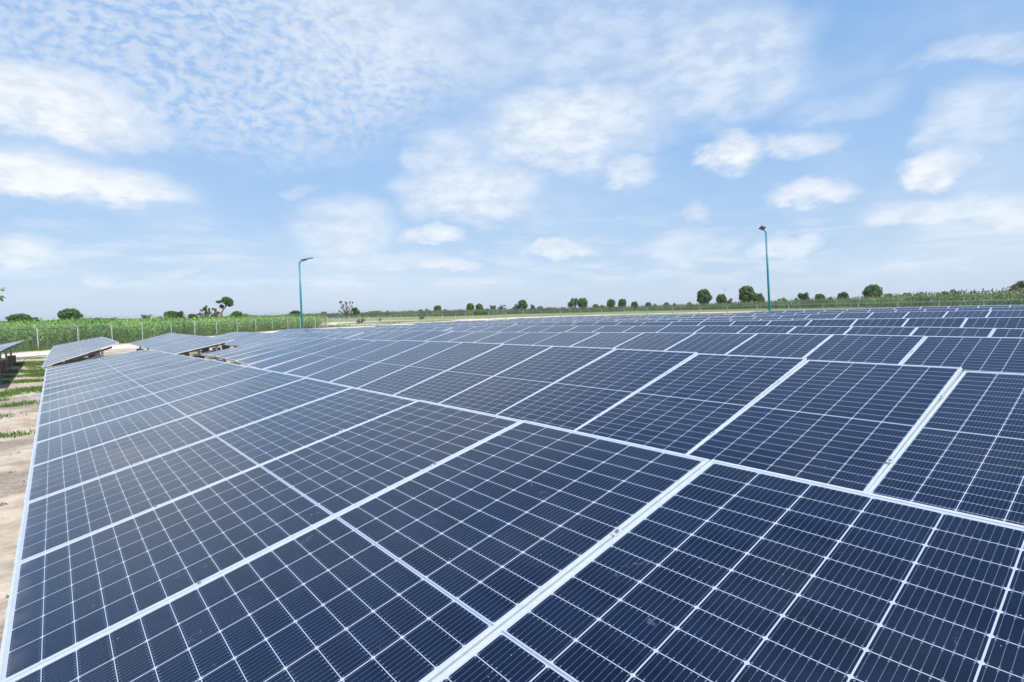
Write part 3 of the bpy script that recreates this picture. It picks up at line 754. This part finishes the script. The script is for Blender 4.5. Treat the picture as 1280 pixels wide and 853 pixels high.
pp = np.concatenate(pp); hh = np.concatenate(hh)
pos = np.column_stack([pp, gzv(pp[:, 0], pp[:, 1])])
plants('millet_field', pos, hh * (1 + .10 * np.sin(pp[:, 0] * .55 + 2 * np.sin(pp[:, 1] * .4))), 8, .24, 1.5, [M_mil, M_cornd, M_tas], 'millet', .11, 'tall grey green millet with brownish heads beyond the far fence')
# weeds and grass
def grass(name, blobs, h, label, wd=.012):
    Q = []; 
    for (cx, cy, rx, ry, n) in blobs:
        r = np.sqrt(rng.random(n)) * (1 + .35 * rng.normal(0, 1, n)); t_ = rng.random(n) * 6.283
        x = cx + rx * r * np.cos(t_); y = cy + ry * r * np.sin(t_)
        b0 = np.column_stack([x, y, gzv(x, y)]); a = rng.random(n) * 6.283; hh_ = h * (.3 + .9 * rng.random(n))
        sd = np.stack([np.cos(a), np.sin(a), 0*a], 1) * wd; ln = np.column_stack([rng.normal(0, .35, n) * hh_, rng.normal(0, .35, n) * hh_, hh_])
        Q.append(np.stack([b0 - sd, b0 + sd, b0 + ln + sd * .2, b0 + ln - sd * .2], 1))
    me = quads_mesh(name, np.concatenate(Q), [M_grass]); o = link(name, me); o['kind'] = 'stuff'; o['label'] = label
bl_ = []
rg = random.Random(5)
for (cx, cy, rx, ry, n) in [(-1.6,22.3,1.5,.5,9),(-.9,23.2,.5,.6,4),(-2.6,20.6,.6,.3,3),(-1.35,26.4,.9,.9,8),(-1.0,29.5,.9,1.3,8),(-1.2,33,.8,2.0,10),(-.9,38.5,.9,2.4,12),(-2.6,38.0,1.3,1.4,8),(-2.8,43.5,2.6,1.3,14),(-3.6,31,1.2,1.6,8),
                            (-1.55,17.0,.35,.15,2),(-1.2,14.2,.2,.1,1),(-1.5,12,.2,.1,1),(-1.0,19.2,.3,.3,2),(2.2,41,1.3,.8,7),(6.1,33,.6,3,6),(6,26,.4,2.5,4)]:
    for _ in range(n):                       # each patch breaks up into small uneven clumps
        s_ = rg.uniform(.08, .42) * (1 + cy / 45)
        bl_.append((cx + rg.gauss(0, .6) * rx, cy + rg.gauss(0, .6) * ry, s_, s_ * rg.uniform(.5, 1.0), int(110 * s_ / .2)))
grass('grass', bl_, .09, 'short green grass tufts on the sand between the arrays')
bl_ = []
for s_ in np.arange(-24, 45, 1.6): q = P0 + DU * s_ + DN * rng.uniform(.2, 1.3); bl_.append((q[0], q[1], 1.1, .6, 260))
for s_ in np.arange(0, 58, 2.0): q = np.array([26., 92.]) + np.array([.93, .36]) * s_ + np.array([-.36, .93]) * rng.uniform(1, 9); bl_.append((q[0], q[1], 2.0, 1.0, 120))
grass('weeds', bl_, .38, 'low green weeds along the foot of the left fence', .02)

# clods and small stones on the bare ground by the left edge
n = 2600; x = rng.uniform(-7, -.1, n); y = rng.uniform(3.5, 45, n); s_ = (.012 + .05 * rng.random(n) ** 5)
Q = []
for k in range(5):
    a0, a1 = k * 1.2566, (k + 1) * 1.2566; jx = 1 + .3 * np.sin(x * 91 + k)
    p0 = np.column_stack([x + s_ * np.cos(a0) * jx, y + s_ * np.sin(a0), gzv(x, y) - .005]); p1 = np.column_stack([x + s_ * np.cos(a1) * jx, y + s_ * np.sin(a1), gzv(x, y) - .005])
    t0 = np.column_stack([x, y, gzv(x, y) + s_ * .8]); Q.append(np.stack([p0, p1, p0 * .35 + t0 * .0 + np.column_stack([x, y, gzv(x, y) + s_ * .7]) * .65 if False else (p1 + t0) / 2 + [0, 0, .0], t0], 1))
me = quads_mesh('clods', np.concatenate(Q), [M_clod]); o = link('clods', me); o['kind'] = 'stuff'; o['label'] = 'small clods and stones on the bare sand at the left'

# ------------------------------------------------------------------ trees
def crown_quads(lobes, n, size, hollow=.45):
    vol = np.array([l[3] * l[4] * l[5] for l in lobes]) ** .67; pick = rng.choice(len(lobes), n, p=vol / vol.sum())
    Lb = np.array(lobes)[pick]
    d = rng.normal(0, 1, (n, 3)); d /= np.linalg.norm(d, axis=1)[:, None]
    r = hollow + (1 - hollow) * rng.random(n) ** .55; r *= 1 + .10 * np.sin(d[:, 0] * 7 + pick) * np.cos(d[:, 1] * 6) + rng.normal(0, .035, n)
    c = Lb[:, :3] + d * Lb[:, 3:6] * r[:, None]
    nrm = d + rng.normal(0, .7, (n, 3)); nrm /= np.linalg.norm(nrm, axis=1)[:, None]
    t = np.cross(nrm, rng.normal(0, 1, (n, 3))); t /= np.linalg.norm(t, axis=1)[:, None]; b_ = np.cross(nrm, t)
    s_ = (size * (.55 + .9 * rng.random(n)))[:, None]
    return np.stack([c - t * s_, c - b_ * s_ * .7, c + t * s_, c + b_ * s_ * .7], 1)
def proto(kind, seed):
    """unit tree: crown about 1 wide, 1 high; returns crown mesh, trunk mesh"""
    rd = random.Random(seed); L_ = []
    lm = M_leaf; bk = M_bark
    if kind in ('round', 'wide'):
        hh_ = .42 if kind == 'round' else .36; cz = .54 if kind == 'round' else .46
        L_.append((0, 0, cz, .37, .37, hh_ * .88))
        for k in range(20):
            a = k * 2.4 + rd.uniform(-.3, .3); u = -.45 + 1.4 * (k + .5) / 20; q = math.sqrt(1 - min(1, u * u)) * rd.uniform(.27, .34); u *= rd.uniform(.9, 1.05)
            s_ = rd.choice((.10, .13, .16)) * rd.uniform(.9, 1.1); L_.append((q*math.cos(a), q*math.sin(a), cz + u * hh_ * .78, s_, s_, s_ * .85))
        n, sz = 3400, .033
    elif kind == 'bush':
        for k in range(8): a = k * .8 + rd.random(); r = rd.uniform(0, .34); L_.append((r*math.cos(a), r*math.sin(a), rd.uniform(.3, .6), *(rd.uniform(.16, .25),) * 2, rd.uniform(.2, .36)))
        n, sz = 900, .055
    elif kind == 'loose':
        lm = M_leafp
        for k in range(12): a = k * .9 + rd.random(); r = rd.uniform(.05, .36); L_.append((r*math.cos(a), r*math.sin(a), rd.uniform(.32, .86), *(rd.uniform(.10, .19),) * 3))
        n, sz = 1700, .038
    elif kind == 'sparse':
        lm = M_leafb; bk = M_barkp
        for k in range(26): a = k * 1.1 + rd.random(); r = rd.uniform(.05, .44); L_.append((r*math.cos(a), r*math.sin(a), rd.uniform(.28, .92 - r * .5), *(rd.uniform(.05, .11),) * 2, rd.uniform(.04, .08)))
        n, sz = 2800, .026
    else:                                                   # bare
        lm = M_leafb; bk = M_barkp
        for k in range(24): a = k * 1.3 + rd.random(); r = rd.uniform(.05, .42); L_.append((r*math.cos(a), r*math.sin(a), rd.uniform(.30, .97), *(rd.uniform(.03, .06),) * 2, rd.uniform(.04, .10)))
        n, sz = 900, .022
    cm = quads_mesh('crown', crown_quads(L_, n, sz, .25 if kind in ('sparse', 'bare', 'loose') else .5), [lm])
    tb = MB(); fk = .22 if kind != 'bush' else .1
    tb.tube([(0, 0, -.05), (.01, 0, fk * .6), (0, .01, fk)], [.045, .036, .032], 7)
    for l in (L_[:10] if kind not in ('bare', 'sparse') else L_):
        e = Vector(l[:3]); m0 = Vector((0, 0, fk)); md = m0.lerp(e, .5) + Vector((0, 0, -.03))
        tb.tube([m0 - Vector((0, 0, .04)), md, e], [.024, .015, .006], 5)
    return cm, tb.mesh('trunk', [bk], True)
PROTO = {k: [proto(k, 100 + 7 * i + sum(map(ord, k))) for i in range(nv)] for k, nv in (('round', 3), ('wide', 3), ('loose', 3), ('bush', 3), ('sparse', 2), ('bare', 1))}
for i, (x, y, h, wd, kind, lab) in enumerate(TREES):
    cm, tm = PROTO[kind][i % len(PROTO[kind])]
    lb = lab or 'tiny hazy tree crown far off on the horizon line'
    t = thing('bush' if kind == 'bush' else 'tree', lb, 'bush' if kind == 'bush' else 'tree', (x, y, gz(x, y) - .1), 'distant trees on the horizon' if lab else 'tiny far trees on the horizon')
    rz = random.random() * 6.28; wd = max(wd * (.88 if kind in ('round', 'wide') else 1.08), .78 * h if kind in ('round', 'wide', 'loose') else 0)
    if kind == 'bare': rz = 0.4
    for nm, me in (('crown', cm), ('trunk', tm)):
        o = link(nm, me, t); o.scale = (wd, wd, h * 1.02); o.rotation_euler = (0, 0, rz)
# leaning tree
D_ = 215.0; bx = Vector((.2225, 1.1108, 0)) * D_; base = Vector((bx.x, bx.y, gz(bx.x, bx.y)))
t = thing('tree', 'tall leaning tree with a bare bent trunk and a tuft of crown on top', 'tree', base)
K_ = D_ / 689.8
def lp(px, up, dep=0): return RV * (px - 275) * K_ + Vector((0, 0, 2.4 + (396.4 - up) * K_)) + FV * dep
tb = MB(); tb.tube([lp(274, 405), lp(275.5, 396), lp(277, 391), lp(279.5, 387), lp(283, 383.5), lp(285, 380)], [.5, .36, .32, .27, .2, .12], 8)
tb.tube([lp(279.0, 387.5), lp(278, 383), lp(276.5, 379.5), lp(274, 378)], [.2, .16, .12, .07], 6)
tb.tube([lp(282, 384), lp(281, 379), lp(282, 376)], [.14, .1, .05], 6)
tb.build('trunk', M_barkp, t, True)
Lb = [(*lp(284, 377), 1.9, 1.9, 1.5), (*lp(287, 381), 1.5, 1.5, 1.1), (*lp(282, 375), 1.3, 1.3, 1.0), (*lp(288.5, 378), 1.1, 1.2, 1.1), (*lp(273.5, 378.3), 1.0, 1.0, .55), (*lp(276.5, 377.6), .8, .8, .5), (*lp(277, 384), .9, .9, .8)]
link('crown', quads_mesh('crown', crown_quads(Lb, 2200, .24, .3), [M_leaf]), t)
# near tree mostly outside the left edge: only leaf tips of one side reach into the picture
base = Vector((-6.6, 60.0, gz(-6.6, 60)))
t = thing('tree', 'tree outside the left edge with only leaf tips reaching into the picture', 'tree', base)
tb = MB(); tb.tube([(0,0,-.1),(.1,0,2.2),(0,.1,3.2)], [.22,.18,.15], 8)
Lb = [(-.9,0,4.6,2.1,2.1,1.5),(1.9,.3,5.0,1.15,1.0,.33),(1.9,0,4.25,1.15,1.0,.33)]
for l in Lb: tb.tube([(0,.05,3.1), tuple(Vector((0,0,3.1)).lerp(Vector(l[:3]), .6)), l[:3]], [.12,.08,.03], 6)
tb.build('trunk', M_bark, t, True)
link('crown', quads_mesh('crown', crown_quads(Lb, 2600, .13, .3), [M_leaf]), t)

# far woodland: a thin broken line of scrub a kilometre away
n = 16000; a = np.radians(rng.uniform(-8, 92, n)); dd = rng.uniform(700, 1500, n)
hm = 1.3 + 2.0 * np.clip(np.sin(a * 61) + .6 * np.sin(a * 143 + 1) + .5 * np.sin(a * 29 + 2), -.4, 2)
x = np.sin(a) * dd; y = np.cos(a) * dd; z = gzv(x, y) + hm * rng.random(n) ** .8
s_ = rng.uniform(.8, 1.9, n)[:, None]; t_ = np.column_stack([np.cos(a), -np.sin(a), 0 * a]) * s_ * 1.6; u_ = np.column_stack([0 * a, 0 * a, np.ones(n)]) * s_
c_ = np.column_stack([x, y, z]); me = quads_mesh('far_woodland', np.stack([c_ - t_, c_ - u_, c_ + t_, c_ + u_], 1), [M_leaf])
o = link('far_woodland', me); o['kind'] = 'stuff'; o['label'] = 'broken line of far scrub and woodland along the horizon'

# shrubs by the fences and in the grass beyond
sh = [(-11,-2,1)]
for i, (s_, d, h, wd) in enumerate([(33, 108, 1.3, 2.2), (42, 118, 1.0, 1.8), (55, 125, 1.2, 2.4), (72, 150, .9, 1.6), (92, 160, 1.3, 2.0)]):
    q = np.array([float(s_), float(d)]); cm, tm = PROTO['bush'][i % 3]
    t = thing('shrub', 'low green shrub in the grass beyond the bend of the fence', 'shrub', (q[0], q[1], gz(*q) - .05), 'shrubs in the grass beyond the fence')
    for nm, me in (('crown', cm), ('trunk', tm)): o = link(nm, me, t); o.scale = (wd, wd, h * 1.2)

# ------------------------------------------------------------------ air
m = bpy.data.materials.new('haze'); m.use_nodes = True; nt = m.node_tree; nt.nodes.clear()
o_ = nt.nodes.new('ShaderNodeOutputMaterial'); v_ = nt.nodes.new('ShaderNodeVolumePrincipled')
v_.inputs['Color'].default_value = (0.80, 0.88, 1.0, 1); v_.inputs['Density'].default_value = 0.00011; v_.inputs['Anisotropy'].default_value = 0.2
nt.links.new(v_.outputs[0], o_.inputs['Volume'])
m_ = MB(); m_.box((-3650, -3650, -1.6), (3650, 3650, 15)); hz = m_.build('haze', m); hz['kind'] = 'stuff'

# small bird above the horizon left of the right lamp
Bp = Vector((.93326621, .53427364, .02735298)) * 62; Bp.z += ZC
t = MB(); t.tube([(-.16,0,0),(-.05,0,.02),(.08,0,.02),(.17,0,.04)], [.01,.05,.045,.012], 8)
t.add([(-.05,0,.03),(.07,0,.03),(.02,-.18,.16),(-.05,-.34,.10),(-.07,-.16,.12)], [(0,1,2,4),(4,2,3)])
t.add([(-.05,0,.03),(.07,0,.03),(.02,.18,.16),(-.05,.34,.10),(-.07,.16,.12)], [(1,0,4,2),(2,4,3)])
o = t.build('bird', M_dark); o.location = Bp; o.rotation_euler = (0.5, 0, .6)
o['label'] = 'small dark bird flying above the globe trees near the right lamp'; o['category'] = 'bird'
